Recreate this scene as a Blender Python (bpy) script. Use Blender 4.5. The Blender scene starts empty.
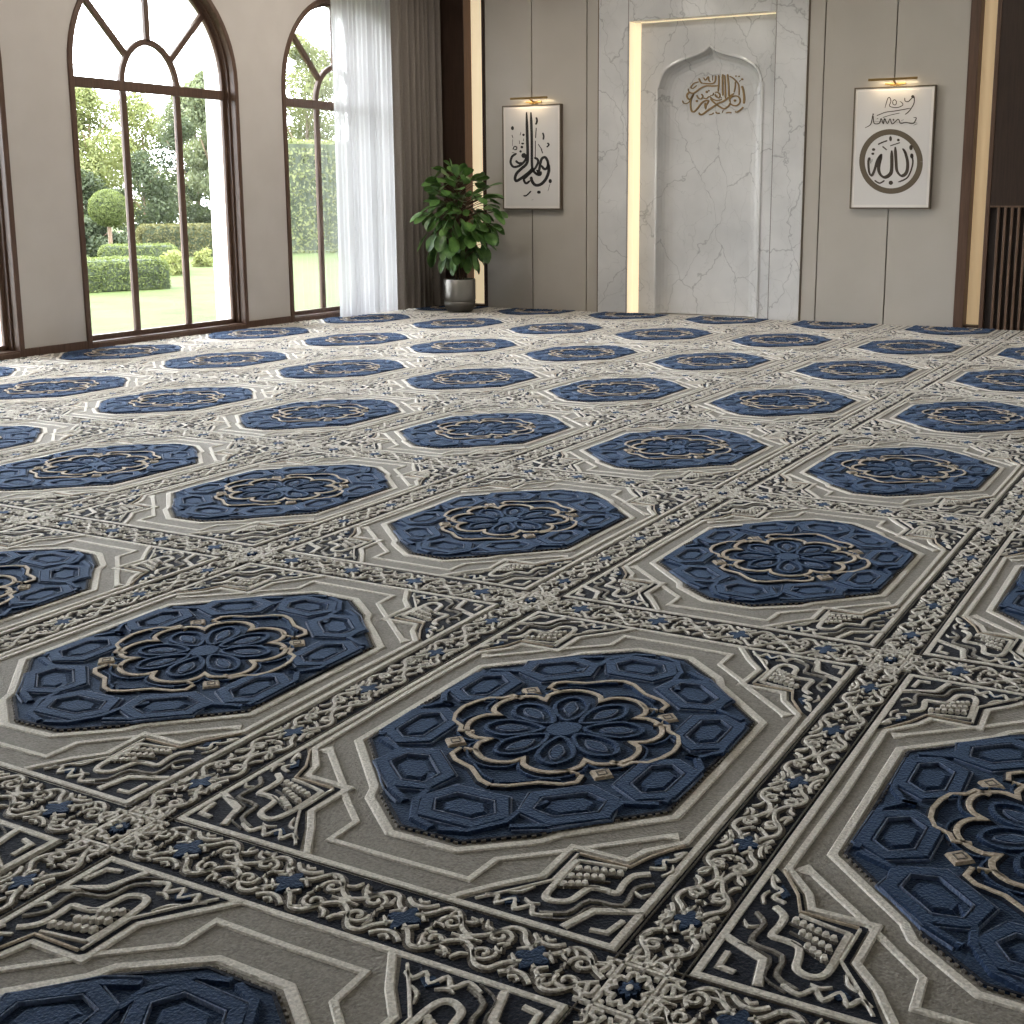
import bpy, math, random
import numpy as np
from mathutils import Vector, Matrix
from mathutils.geometry import tessellate_polygon

random.seed(7)
sc = bpy.context.scene
col = sc.collection
PI = math.pi

# ------------------------------------------------------------------ room measures (metres)
LW = -8.7255          # inner face of the window wall
BW = 12.371           # inner face of the mihrab wall
RX = 4.5              # right wall
FY = -4.6             # wall behind the camera
CH = 4.75             # ceiling height
TB, TA = 1.36433, 2.02817   # carpet repeat, across and along

# ------------------------------------------------------------------ materials
def mat(name, color, rough=0.6, metal=0.0, spec=0.5, sheen=0.0, emit=None, estr=0.0):
    m = bpy.data.materials.new(name); m.use_nodes = True
    b = m.node_tree.nodes['Principled BSDF']
    b.inputs['Base Color'].default_value = (*color, 1)
    b.inputs['Roughness'].default_value = rough
    b.inputs['Metallic'].default_value = metal
    b.inputs['Specular IOR Level'].default_value = spec
    if sheen:
        b.inputs['Sheen Weight'].default_value = sheen
        b.inputs['Sheen Roughness'].default_value = 0.45
    if emit:
        b.inputs['Emission Color'].default_value = (*emit, 1)
        b.inputs['Emission Strength'].default_value = estr
    return m

def N(m, kind, **kw):
    n = m.node_tree.nodes.new(kind)
    for k, v in kw.items():
        if k in n.inputs: n.inputs[k].default_value = v
        else: setattr(n, k, v)
    return n

def bsdf(m): return m.node_tree.nodes['Principled BSDF']

def vary(m, c1, c2, scale, detail=4, stretch=(1, 1, 1), bump=0.0, bscale=None, bdist=0.004, lo=0.35, hi=0.65):
    """colour between c1 and c2 by noise, optional bump"""
    L = m.node_tree.links
    tc = N(m, 'ShaderNodeTexCoord'); mp = N(m, 'ShaderNodeMapping')
    mp.inputs['Scale'].default_value = stretch
    L.new(tc.outputs['Object'], mp.inputs['Vector'])
    nz = N(m, 'ShaderNodeTexNoise', Scale=scale, Detail=detail)
    L.new(mp.outputs['Vector'], nz.inputs['Vector'])
    r = N(m, 'ShaderNodeValToRGB')
    r.color_ramp.elements[0].position = lo; r.color_ramp.elements[0].color = (*c1, 1)
    r.color_ramp.elements[1].position = hi; r.color_ramp.elements[1].color = (*c2, 1)
    L.new(nz.outputs['Fac'], r.inputs['Fac'])
    L.new(r.outputs['Color'], bsdf(m).inputs['Base Color'])
    if bump:
        n2 = N(m, 'ShaderNodeTexNoise', Scale=bscale or scale, Detail=2)
        L.new(mp.outputs['Vector'], n2.inputs['Vector'])
        bp = N(m, 'ShaderNodeBump', Strength=bump, Distance=bdist)
        L.new(n2.outputs['Fac'], bp.inputs['Height'])
        L.new(bp.outputs['Normal'], bsdf(m).inputs['Normal'])
    return m

def pile(name, color, sheen=0.25, k=0.2, tint=None):
    m = mat(name, color, 0.95, spec=0.15, sheen=sheen)
    if tint: bsdf(m).inputs['Sheen Tint'].default_value = (*tint, 1)
    c1 = tuple(c * (1 - k) for c in color); c2 = tuple(min(1, c * (1 + k)) for c in color)
    return vary(m, c1, c2, 130, 2, bump=0.7, bscale=140, bdist=0.007, lo=0.32, hi=0.68)

P_GROUND = pile('pile_charcoal_navy', (0.010, 0.0135, 0.025), 0.06)
P_CREAM = pile('pile_cream', (0.65, 0.61, 0.55), 0.25)
P_TAUPE = pile('pile_taupe', (0.238, 0.218, 0.188), 0.2)
P_NAVY = pile('pile_navy', (0.0078, 0.0185, 0.047), 0.24, tint=(.45, .66, 1.0))
P_BLUE = pile('pile_blue_ridge', (0.0102, 0.0235, 0.060), 0.26, tint=(.45, .66, 1.0))
P_GOLD = pile('pile_gold_thread', (0.43, 0.355, 0.27))
P_BROWN = pile('pile_brown_shade', (0.105, 0.090, 0.075))
P_SLATE = pile('pile_slate_stitch', (0.07, 0.105, 0.19))
CARPET_MATS = [P_GROUND, P_CREAM, P_TAUPE, P_NAVY, P_BLUE, P_GOLD, P_BROWN, P_SLATE]
GROUND, CREAM, TAUPE, NAVY, BLUE, GOLD, BROWN, SLATE = range(8)

M_WALL = vary(mat('warm_grey_plaster', (0.50, 0.46, 0.42), 0.85), (0.495, 0.455, 0.415), (0.52, 0.48, 0.44), 3, 5, bump=0.12, bscale=60)
M_CEIL = mat('ceiling_white', (0.72, 0.70, 0.67), 0.9)
M_PLAIN = mat('plain_wall', (0.62, 0.58, 0.53), 0.9)
M_EXT = mat('exterior_white_render', (0.85, 0.85, 0.83), 0.9)
M_PANEL = vary(mat('greige_lacquer', (0.44, 0.405, 0.355), 0.2, spec=0.5), (0.43, 0.395, 0.345), (0.45, 0.415, 0.365), 2, 3)
bsdf(M_PANEL).inputs['Roughness'].default_value = 0.17
M_GAP = mat('dark_joint', (0.035, 0.027, 0.02), 0.6)

def wood(name, c1, c2, rough=0.45):
    m = mat(name, c1, rough, spec=0.4)
    return vary(m, c1, c2, 9, 6, stretch=(6, 6, 0.35), bump=0.15, bscale=30, bdist=0.002, lo=0.3, hi=0.7)
M_FRAME = wood('window_walnut', (0.072, 0.039, 0.025), (0.118, 0.068, 0.046))
M_WDARK = wood('dark_walnut', (0.022, 0.0115, 0.007), (0.043, 0.0235, 0.015))
M_WRED = wood('reddish_walnut', (0.085, 0.035, 0.018), (0.125, 0.055, 0.03))
M_SLAT = wood('slat_walnut', (0.10, 0.058, 0.036), (0.155, 0.095, 0.062))
M_TRIM = wood('trim_walnut', (0.075, 0.040, 0.025), (0.115, 0.064, 0.040))
M_LED = mat('warm_led_diffuser', (0.8, 0.7, 0.55), 0.5, emit=(1.0, 0.80, 0.50), estr=0.42)
M_LEDM = mat('warm_led_profile', (0.8, 0.7, 0.55), 0.5, emit=(1.0, 0.82, 0.52), estr=0.50)
M_BRASS = mat('aged_brass', (0.36, 0.24, 0.10), 0.32, metal=1.0)
M_BRONZE = mat('bronze_frame', (0.13, 0.098, 0.066), 0.45, metal=0.3)
M_PAPER = mat('art_paper', (0.63, 0.60, 0.57), 0.7)
M_MOUNT = mat('art_mount', (0.72, 0.68, 0.635), 0.7)
M_INK = mat('black_ink', (0.012, 0.009, 0.008), 0.6)
M_INKB = mat('brown_ink', (0.045, 0.03, 0.017), 0.6)
M_RING = mat('olive_brown_ink', (0.105, 0.078, 0.047), 0.6)
M_GOLDL = mat('gilt_lettering', (0.24, 0.155, 0.065), 0.4, metal=0.55)
M_POT = mat('brushed_pewter', (0.30, 0.285, 0.26), 0.34, metal=0.85)
M_POTB = mat('dark_pewter', (0.13, 0.12, 0.105), 0.45, metal=0.7)
M_SOIL = vary(mat('soil', (0.03, 0.02, 0.013), 0.95), (0.02, 0.013, 0.008), (0.05, 0.035, 0.022), 60)
M_LEAF = vary(mat('fig_leaf', (0.03, 0.10, 0.02), 0.38, spec=0.5), (0.035, 0.095, 0.020), (0.12, 0.235, 0.055), 7, 3)
M_STEM = mat('stem_brown', (0.09, 0.055, 0.03), 0.7)
M_DRAPE = vary(mat('taupe_drape', (0.19, 0.165, 0.142), 0.95, spec=0.15, sheen=0.2), (0.175, 0.152, 0.13), (0.21, 0.182, 0.157), 40, 3, stretch=(4, 4, 1))
M_GRASS = vary(mat('lawn', (0.20, 0.30, 0.06), 0.95, spec=0.1), (0.029, 0.042, 0.0115), (0.042, 0.054, 0.018), 1.4, 8)

def leafmat(name, a, b, scale=2.5):
    m = vary(mat(name, a, 0.7, spec=0.2), a, b, scale, 5)
    L = m.node_tree.links
    tr = N(m, 'ShaderNodeBsdfTranslucent'); tr.inputs['Color'].default_value = (b[0], b[1], b[2] * 0.6, 1)
    mx = N(m, 'ShaderNodeMixShader', Fac=0.35)
    out = m.node_tree.nodes['Material Output']
    L.new(bsdf(m).outputs[0], mx.inputs[1]); L.new(tr.outputs[0], mx.inputs[2]); L.new(mx.outputs[0], out.inputs['Surface'])
    return m
M_F1 = leafmat('foliage_yellow_green', (0.065, 0.080, 0.026), (0.15, 0.165, 0.068))
M_F2 = leafmat('foliage_grey_green', (0.055, 0.070, 0.036), (0.125, 0.143, 0.085))
M_F3 = leafmat('foliage_deep_green', (0.017, 0.025, 0.013), (0.042, 0.055, 0.028))
M_F4 = leafmat('foliage_clipped', (0.045, 0.060, 0.017), (0.092, 0.115, 0.037), 6)
M_F5 = leafmat('foliage_olive', (0.038, 0.040, 0.015), (0.10, 0.097, 0.042), 5)
M_F6 = leafmat('foliage_lime', (0.09, 0.105, 0.03), (0.17, 0.185, 0.07), 6)

def marble(name='white_marble'):
    m = mat(name, (0.62, 0.62, 0.61), 0.16, spec=0.45)
    L = m.node_tree.links
    tc = N(m, 'ShaderNodeTexCoord')
    w = N(m, 'ShaderNodeTexNoise', Scale=0.9, Detail=5, Roughness=0.62)
    L.new(tc.outputs['Object'], w.inputs['Vector'])
    sub = N(m, 'ShaderNodeVectorMath', operation='SUBTRACT'); sub.inputs[1].default_value = (0.5, 0.5, 0.5)
    L.new(w.outputs['Color'], sub.inputs[0])
    scl = N(m, 'ShaderNodeVectorMath', operation='SCALE'); scl.inputs['Scale'].default_value = 0.9
    L.new(sub.outputs[0], scl.inputs[0])
    add = N(m, 'ShaderNodeVectorMath', operation='ADD')
    L.new(tc.outputs['Object'], add.inputs[0]); L.new(scl.outputs[0], add.inputs[1])
    mp = N(m, 'ShaderNodeMapping'); mp.inputs['Rotation'].default_value = (0, 0.5, 0); mp.inputs['Scale'].default_value = (1.5, 0.4, 0.75)
    L.new(add.outputs[0], mp.inputs['Vector'])
    def vein(scale, width, dark):
        v = N(m, 'ShaderNodeTexVoronoi', Scale=scale); v.feature = 'DISTANCE_TO_EDGE'
        L.new(mp.outputs['Vector'], v.inputs['Vector'])
        r = N(m, 'ShaderNodeValToRGB')
        r.color_ramp.elements[0].position = 0.0; r.color_ramp.elements[0].color = (dark, dark, dark, 1)
        r.color_ramp.elements[1].position = width; r.color_ramp.elements[1].color = (1, 1, 1, 1)
        L.new(v.outputs['Distance'], r.inputs['Fac'])
        return r
    a, b = vein(1.25, 0.011, 0.64), vein(3.0, 0.014, 0.86)
    mul = N(m, 'ShaderNodeMix'); mul.data_type = 'RGBA'; mul.blend_type = 'MULTIPLY'; mul.inputs['Factor'].default_value = 1
    L.new(a.outputs['Color'], mul.inputs[6]); L.new(b.outputs['Color'], mul.inputs[7])
    cl = N(m, 'ShaderNodeTexNoise', Scale=1.7, Detail=5)
    L.new(tc.outputs['Object'], cl.inputs['Vector'])
    cr = N(m, 'ShaderNodeValToRGB')
    cr.color_ramp.elements[0].position = 0.3; cr.color_ramp.elements[0].color = (0.53, 0.525, 0.515, 1)
    cr.color_ramp.elements[1].position = 0.65; cr.color_ramp.elements[1].color = (0.645, 0.635, 0.62, 1)
    L.new(cl.outputs['Fac'], cr.inputs['Fac'])
    m2 = N(m, 'ShaderNodeMix'); m2.data_type = 'RGBA'; m2.blend_type = 'MULTIPLY'; m2.inputs['Factor'].default_value = 1
    L.new(cr.outputs['Color'], m2.inputs[6]); L.new(mul.outputs[2], m2.inputs[7])
    L.new(m2.outputs[2], bsdf(m).inputs['Base Color'])
    return m
M_MARBLE = marble()

def glassmat():
    m = bpy.data.materials.new('window_glass'); m.use_nodes = True
    nt = m.node_tree; nt.nodes.remove(bsdf(m))
    t = N(m, 'ShaderNodeBsdfTransparent'); g = N(m, 'ShaderNodeBsdfGlossy', Roughness=0.0)
    fr = N(m, 'ShaderNodeFresnel', IOR=1.25); mx = N(m, 'ShaderNodeMixShader')
    nt.links.new(fr.outputs[0], mx.inputs[0]); nt.links.new(t.outputs[0], mx.inputs[1]); nt.links.new(g.outputs[0], mx.inputs[2])
    nt.links.new(mx.outputs[0], nt.nodes['Material Output'].inputs['Surface'])
    return m
M_GLASS = glassmat()

def sheermat():
    m = bpy.data.materials.new('white_voile'); m.use_nodes = True
    nt = m.node_tree; nt.nodes.remove(bsdf(m))
    d = N(m, 'ShaderNodeBsdfDiffuse'); d.inputs['Color'].default_value = (0.72, 0.72, 0.73, 1)
    tl = N(m, 'ShaderNodeBsdfTranslucent'); tl.inputs['Color'].default_value = (0.37, 0.365, 0.37, 1)
    t = N(m, 'ShaderNodeBsdfTransparent')
    a = N(m, 'ShaderNodeMixShader', Fac=0.62); b = N(m, 'ShaderNodeMixShader', Fac=0.16)
    nt.links.new(d.outputs[0], a.inputs[1]); nt.links.new(tl.outputs[0], a.inputs[2])
    nt.links.new(a.outputs[0], b.inputs[1]); nt.links.new(t.outputs[0], b.inputs[2])
    nt.links.new(b.outputs[0], nt.nodes['Material Output'].inputs['Surface'])
    return m
M_SHEER = sheermat()

# ------------------------------------------------------------------ mesh helpers
class MB:
    def __init__(s): s.v, s.f, s.m = [], [], []
    def add(s, vs, fs, mi=0):
        o = len(s.v); s.v += [tuple(p) for p in vs]
        s.f += [tuple(i + o for i in f) for f in fs]; s.m += [mi] * len(fs)
    def box(s, x0, x1, y0, y1, z0, z1, mi=0):
        s.add([(x0,y0,z0),(x1,y0,z0),(x1,y1,z0),(x0,y1,z0),(x0,y0,z1),(x1,y0,z1),(x1,y1,z1),(x0,y1,z1)],
              [(0,3,2,1),(4,5,6,7),(0,1,5,4),(1,2,6,5),(2,3,7,6),(3,0,4,7)], mi)
    def ring(s, inner, outer, a, b, axis='x', closed=False, mi=0):
        """band between two polylines of (h, z), extruded between depths a and b along axis"""
        P3 = (lambda d, p: (d, p[0], p[1])) if axis == 'x' else (lambda d, p: (p[0], d, p[1]))
        n = len(inner); vs = []
        for d in (a, b):
            for p in inner: vs.append(P3(d, p))
            for p in outer: vs.append(P3(d, p))
        fs = []
        for i in range(n if closed else n - 1):
            j = (i + 1) % n
            fs += [(i, j, n+j, n+i), (2*n+i, 3*n+i, 3*n+j, 2*n+j), (i, 2*n+i, 2*n+j, j), (n+i, n+j, 3*n+j, 3*n+i)]
        if not closed:
            fs += [(0, n, 3*n, 2*n), (n-1, 3*n-1, 4*n-1, 2*n-1)]
        s.add(vs, fs, mi)
    def lathe(s, prof, n=40, c=(0, 0, 0), mi=0):
        vs = [(c[0]+r*math.cos(2*PI*k/n), c[1]+r*math.sin(2*PI*k/n), c[2]+z) for r, z in prof for k in range(n)]
        fs = [(i*n+k, i*n+(k+1) % n, (i+1)*n+(k+1) % n, (i+1)*n+k) for i in range(len(prof)-1) for k in range(n)]
        s.add(vs, fs, mi)
    def tube(s, pts, rads, n=8, mi=0):
        pts = [Vector(p) for p in pts]; vs = []
        for i, p in enumerate(pts):
            d = (pts[min(i+1, len(pts)-1)] - pts[max(i-1, 0)]).normalized()
            a = d.orthogonal().normalized() if i == 0 else (a - d * a.dot(d)).normalized()
            b = d.cross(a); r = rads[i] if hasattr(rads, '__len__') else rads
            for k in range(n):
                t = 2*PI*k/n; vs.append(p + a*(r*math.cos(t)) + b*(r*math.sin(t)))
        fs = [(i*n+k, i*n+(k+1) % n, (i+1)*n+(k+1) % n, (i+1)*n+k) for i in range(len(pts)-1) for k in range(n)]
        fs += [tuple(range(n))[::-1], tuple((len(pts)-1)*n+k for k in range(n))]
        s.add(vs, fs, mi)
    def poly(s, pts, d0, d1, P3, mi=0):
        """flat (possibly concave) polygon of 2-D points given thickness d0..d1 through P3(p, d)"""
        n = len(pts)
        tri = tessellate_polygon([[Vector((p[0], p[1], 0)) for p in pts]])
        vs = [P3(p, d0) for p in pts] + [P3(p, d1) for p in pts]
        fs = [tuple(t) for t in tri] + [tuple(i+n for i in t[::-1]) for t in tri]
        fs += [(i, (i+1) % n, n+(i+1) % n, n+i) for i in range(n)]
        s.add(vs, fs, mi)
    def build(s, name, mats, parent=None, smooth=False, bevel=0.0, origin=None):
        if not isinstance(mats, (list, tuple)): mats = [mats]
        me = bpy.data.meshes.new(name)
        v = s.v
        if origin: v = [(p[0]-origin[0], p[1]-origin[1], p[2]-origin[2]) for p in v]
        me.from_pydata(v, [], s.f)
        for m in mats: me.materials.append(m)
        me.polygons.foreach_set('material_index', s.m)
        if smooth: me.polygons.foreach_set('use_smooth', [True]*len(s.f))
        me.update()
        import bmesh as _b
        bm = _b.new(); bm.from_mesh(me); _b.ops.recalc_face_normals(bm, faces=bm.faces); bm.to_mesh(me); bm.free()
        o = bpy.data.objects.new(name, me); col.objects.link(o)
        if origin: o.location = origin
        if parent: o.parent = parent
        if bevel:
            md = o.modifiers.new('bevel', 'BEVEL'); md.width = bevel; md.segments = 2; md.limit_method = 'ANGLE'
        return o

def tag(o, label=None, cat=None, group=None, kind=None):
    if label: o['label'] = label
    if cat: o['category'] = cat
    if group: o['group'] = group
    if kind: o['kind'] = kind
    return o
def empty(name, loc=(0, 0, 0)):
    o = bpy.data.objects.new(name, None); col.objects.link(o); o.location = loc; o.empty_display_size = 0.2
    return o
def boxobj(name, m, b, parent=None, bevel=0.0):
    k = MB(); k.box(*b); return k.build(name, m, parent, bevel=bevel)
def smooth_path(pts, n=6, closed=False):
    P = [np.array(p, float) for p in pts]; out = []; L = len(P)
    rng = range(L) if closed else range(L-1)
    for i in rng:
        if closed: p0, p1, p2, p3 = P[i-1], P[i], P[(i+1) % L], P[(i+2) % L]
        else: p0, p1, p2, p3 = P[max(i-1, 0)], P[i], P[i+1], P[min(i+2, L-1)]
        for k in range(n):
            t = k/n
            out.append(0.5*((2*p1)+(-p0+p2)*t+(2*p0-5*p1+4*p2-p3)*t*t+(-p0+3*p1-3*p2+p3)*t**3))
    if not closed: out.append(P[-1])
    return np.array(out)

# ------------------------------------------------------------------ carpet
class Relief:
    """raised pile: ribbons and flat fields on a plane"""
    def __init__(s): s.v, s.f, s.m, s.n = [], [], [], 0
    def ribbon(s, pts, w, h, mi, z0=0.0, closed=False, bev=0.2):
        p = np.asarray(pts, float); n = len(p)
        if closed: d = np.roll(p, -1, 0)-p; dp = p-np.roll(p, 1, 0)
        else:
            d = np.vstack([p[1:]-p[:-1], p[-1:]-p[-2:-1]]); dp = np.vstack([d[:1], d[:-1]])
        d /= np.linalg.norm(d, axis=1)[:, None]+1e-9; dp /= np.linalg.norm(dp, axis=1)[:, None]+1e-9
        n1 = np.stack([-d[:, 1], d[:, 0]], 1); n0 = np.stack([-dp[:, 1], dp[:, 0]], 1)
        mt = n1+n0; q = np.linalg.norm(mt, axis=1)[:, None]; mt /= q+1e-9
        c = np.clip((mt*n1).sum(1), 0.5, 1)[:, None]; mt /= c
        w = np.broadcast_to(np.asarray(w, float), (n,))[:, None]
        V = np.zeros((n, 4, 3))
        for k, (o, z) in enumerate(((-0.5, 0), (-0.5+bev, h), (0.5-bev, h), (0.5, 0))):
            V[:, k, :2] = p+mt*w*o; V[:, k, 2] = z0+z
        b = s.n; m = n if closed else n-1
        i = np.arange(m); j = (i+1) % n
        F = np.concatenate([np.stack([b+4*j+k, b+4*i+k, b+4*i+k+1, b+4*j+k+1], 1) for k in range(3)])[:, ::-1]
        if not closed:
            F = np.vstack([F, [[b, b+1, b+2, b+3]], [[b+4*(n-1)+3, b+4*(n-1)+2, b+4*(n-1)+1, b+4*(n-1)]]])
        s.v.append(V.reshape(-1, 3)); s.f.append(F); s.m.append(np.full(len(F), mi)); s.n += 4*n
    def fan(s, pts, h, mi, z0=0.0, inset=0.0):
        """convex-ish field as a fan of quads with a bevelled edge"""
        p = np.asarray(pts, float); n = len(p); c = p.mean(0)
        top = p+(c-p)*(inset/np.linalg.norm(c-p, axis=1)[:, None]) if inset else p
        V = np.zeros((2*n+1, 3)); V[:n, :2] = p; V[:n, 2] = z0; V[n:2*n, :2] = top; V[n:2*n, 2] = z0+h; V[2*n, :2] = c; V[2*n, 2] = z0+h
        b = s.n; i = np.arange(n); j = (i+1) % n
        F = np.vstack([np.stack([b+i, b+j, b+n+j, b+n+i], 1), np.stack([b+n+i, b+n+j, b+2*n+0*i, b+2*n+0*i], 1)])
        s.v.append(V); s.f.append(F); s.m.append(np.full(len(F), mi)); s.n += 2*n+1
    def thread(s, pts, w, h, mi, z0=0.0, closed=False, halo=0.012, sm=0, taper=False):
        if sm: pts = smooth_path(pts, sm, closed)
        pts = np.asarray(pts, float)
        ww = w
        if taper:
            t = np.linspace(0, 1, len(pts)); ww = w*(0.35+0.65*np.sin(PI*np.clip(t*0.9+0.1, 0, 1)))
        if halo: s.ribbon(pts, ww+halo, h*0.35, BROWN, z0, closed)
        s.ribbon(pts, ww, h, mi, z0, closed)

R = Relief()
HC = 0.0068
hx, hy = TB/2, TA/2
# field of the panel
R.fan([(-.60, -.913), (.60, -.913), (.60, .913), (-.60, .913)], 0.003, TAUPE)
FR = [(-.590, -.903), (.590, -.903), (.590, .903), (-.590, .903)]
R.ribbon(FR, 0.024, HC, CREAM, 0, True)
def quad4(fn):
    for sx in (1, -1):
        for sy in (1, -1): fn(lambda pts: [(sx*x, sy*y) for x, y in pts])
OCT = [(.476, -.325), (.476, .325), (.262, .540), (.235, .592), (.088, .708), (-.088, .708), (-.235, .592), (-.262, .540),
       (-.476, .325), (-.476, -.325), (-.262, -.540), (-.235, -.592), (-.088, -.708), (.088, -.708), (.235, -.592), (.262, -.540)]
OCTO = [(.494, -.335), (.494, .335), (.277, .552), (.250, .606), (.094, .730), (-.094, .730), (-.250, .606), (-.277, .552),
        (-.494, .335), (-.494, -.335), (-.277, -.552), (-.250, -.606), (-.094, -.730), (.094, -.730), (.250, -.606), (.277, -.552)]
MS = .972
OCT = [(x*MS, y*MS) for x, y in OCT]; OCTO = [(x*.982, y*.982) for x, y in OCTO]
R.ribbon(OCTO, 0.032, HC, CREAM, 0, True)
R.fan(OCT, 0.007, NAVY, 0, 0.004)
R.ribbon([(x*.988, y*.988) for x, y in OCT], 0.012, 0.0095, GROUND, 0, True)
# stitched edge of the medallion
pp = OCT+[OCT[0]]
for a, b in zip(pp[:-1], pp[1:]):
    a, b = np.array(a), np.array(b); L = np.linalg.norm(b-a); k = max(1, int(L/0.021)); d = (b-a)/L
    for i in range(k):
        c = a+(b-a)*(i+.5)/k
        R.ribbon([c-d*.0055, c+d*.0055], 0.008, 0.0088, BROWN)
def quadrant(mr):
    # second pale line of the field
    R.ribbon(mr([(0, .818), (.193, .818), (.197, .714), (.305, .616), (.345, .574), (.500, .430), (.530, .412)]), np.array([.024]*5+[.026, .056]), HC, CREAM)
    R.ribbon(mr([(.556, 0), (.556, .430), (.484, .518), (.463, .578), (.322, .578), (.326, .727), (.268, .797), (.212, .880), (.20, .90)]), 0.024, HC+.001, CREAM)
    # dark corner
    fld = [(.585, .432), (.497, .527), (.474, .592), (.337, .592), (.340, .733), (.280, .806), (.224, .898), (.585, .898)]
    tri = tessellate_polygon([[Vector((x, y, 0)) for x, y in fld]])
    v = np.array([(x, y, .0042) for x, y in mr(fld)]); b = R.n
    F = np.array([[b+t[0], b+t[1], b+t[2], b+t[2]] for t in tri])
    R.v.append(v); R.f.append(F); R.m.append(np.full(len(F), GROUND)); R.n += len(v)
    T = lambda p, w, c=CREAM, sm=4, tp=False, halo=.012, h=HC: R.thread(mr(p), w, h, c, .002, False, halo, sm, tp)
    T([(.560, .445), (.505, .535), (.482, .600), (.355, .602)], .009, GOLD, 0, halo=0)
    T([(.352, .606), (.356, .735), (.300, .815), (.25, .880)], .009, CREAM, 0, halo=.006)
    # head with zigzag and beads
    T([(.366, .632), (.366, .700), (.372, .790), (.395, .812), (.428, .797), (.436, .755), (.446, .724), (.478, .716), (.506, .712), (.503, .668), (.508, .628), (.536, .603)], .021)
    T([(.366, .632), (.425, .622), (.48, .612)], .011, CREAM, 3)
    for k in range(3):
        a = np.array((.388, .668+.038*k)); b2 = np.array((.478-.012*k, .640+.032*k))
        for i in range(6-k):
            c = a+(b2-a)*i/5
            q = [(c[0]+.0105*math.cos(t), c[1]+.013*math.sin(t)) for t in np.linspace(0, 2*PI, 7)[:-1]]
            R.fan(mr(q), .012, CREAM, .002, .004)
        R.ribbon(mr([a-(.01, -.012), b2-(-.01, -.012)]), .008, .007, BROWN, .002)
    T([(.400, .866), (.452, .838), (.466, .772), (.538, .752), (.534, .676), (.563, .640)], .012, TAUPE, 3)
    T([(.415, .884), (.470, .856), (.484, .790), (.560, .770)], .007, BROWN, 3, halo=0)
    # chevron and small bracket in the corner
    T([(.470, .888), (.494, .802), (.590, .752)], .024, CREAM, 0, halo=.016)
    T([(.524, .868), (.560, .862), (.566, .806)], .017, CREAM, 0)
    # little scrolls filling the two tapering ends
    T([(.262, .858), (.286, .846), (.300, .872), (.326, .842), (.346, .876), (.372, .850), (.392, .878), (.43, .862)], .013)
    T([(.300, .822), (.322, .808), (.336, .776)], .010, CREAM, 3, True)
    T([(.345, .830), (.365, .842), (.385, .836)], .010, CREAM, 3, True)
    T([(.522, .580), (.552, .566), (.540, .536), (.562, .520), (.574, .480), (.556, .500)], .012)
    T([(.562, .600), (.574, .570), (.566, .545)], .009, CREAM, 3, True)
    T([(.540, .690), (.560, .700), (.575, .680)], .010, CREAM, 3, True)
    R.fan(mr([(.30, .850), (.325, .83), (.345, .85), (.32, .868)]), .006, NAVY, .002)
    R.fan(mr([(.52, .545), (.545, .51), (.55, .54), (.53, .565)]), .006, NAVY, .002)
quad4(quadrant)

# medallion relief: interlaced cells, petals, gold lines
ZN = .007
def cell(cx, cy, ang, a, b):
    ca, sa = math.cos(ang), math.sin(ang)
    def ex(sx, sy):
        q = [(1, .0), (.62, 1), (-.62, 1), (-1, 0), (-.62, -1), (.62, -1)]
        return [(cx+ca*x*sx-sa*y*sy, cy+sa*x*sx+ca*y*sy) for x, y in q]
    R.ribbon(ex(a, b), .042, .009, BLUE, ZN, True, .16)
    R.fan(ex(a*.60, b*.54), .006, BLUE, ZN, .012)
    R.ribbon(ex(a-.021, b-.021), .005, .0098, SLATE, ZN, True)
    R.ribbon(ex(a+.022, b+.022), .005, .006, SLATE, ZN, True)
CELLS = [(0.0, .535, 0, .108, .075), (.232, .412, -.72, .115, .074), (.370, .172, 1.57, .118, .068)]
for cx, cy, an, a, b in CELLS:
    for sx in ((1, -1) if cx else (1,)):
        for sy in (1, -1): cell(sx*cx, sy*cy, an*sx*sy, a, b)
def bands(mr):
    R.ribbon(mr([(.010, .665), (.075, .640), (.128, .560), (.132, .500), (.175, .420)]), .026, .0085, BLUE, ZN)
    R.ribbon(mr([(.150, .575), (.225, .535), (.335, .415), (.340, .335), (.430, .300)]), .026, .0085, BLUE, ZN)
    R.ribbon(mr([(.440, .285), (.446, .06), (.405, .0), (.375, .0)]), .024, .0085, BLUE, ZN)
    R.ribbon(mr([(.165, .592), (.236, .552), (.350, .430)]), .005, .007, SLATE, ZN)
quad4(bands)
# petals
for k in range(8):
    t = PI/8+k*PI/4
    def pt(r, s): return (r*math.cos(t)*1.0-s*math.sin(t), (r*math.sin(t)+s*math.cos(t)/1.0)*1.10)
    pet = [pt(.055, 0), pt(.10, .035), pt(.16, .048), pt(.200, .030), pt(.218, 0), pt(.200, -.030), pt(.16, -.048), pt(.10, -.035)]
    R.ribbon(smooth_path(pet, 3, True), .017, .008, BLUE, ZN, True)
    inn = [pt(.10, 0), pt(.14, .020), pt(.175, .012), pt(.188, 0), pt(.175, -.012), pt(.14, -.020)]
    R.fan(smooth_path(inn, 2, True), .006, BLUE, ZN, .006)
    R.ribbon(smooth_path(inn, 2, True), .006, .0055, SLATE, ZN, True)
R.fan([(.055*math.cos(t), .062*math.sin(t)) for t in np.linspace(0, 2*PI, 17)[:-1]], .007, BLUE, ZN, .01)
def lobes(n, rc, rl, ky, ph=0.0, pw=.55, m=96):
    th = np.linspace(0, 2*PI, m+1)[:-1]
    r = rc+(rl-rc)*np.abs(np.sin(n/2*(th+ph)))**pw
    return np.stack([r*np.cos(th), r*np.sin(th)*ky], 1)
inner = lobes(8, .212, .272, 1.08)
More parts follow.
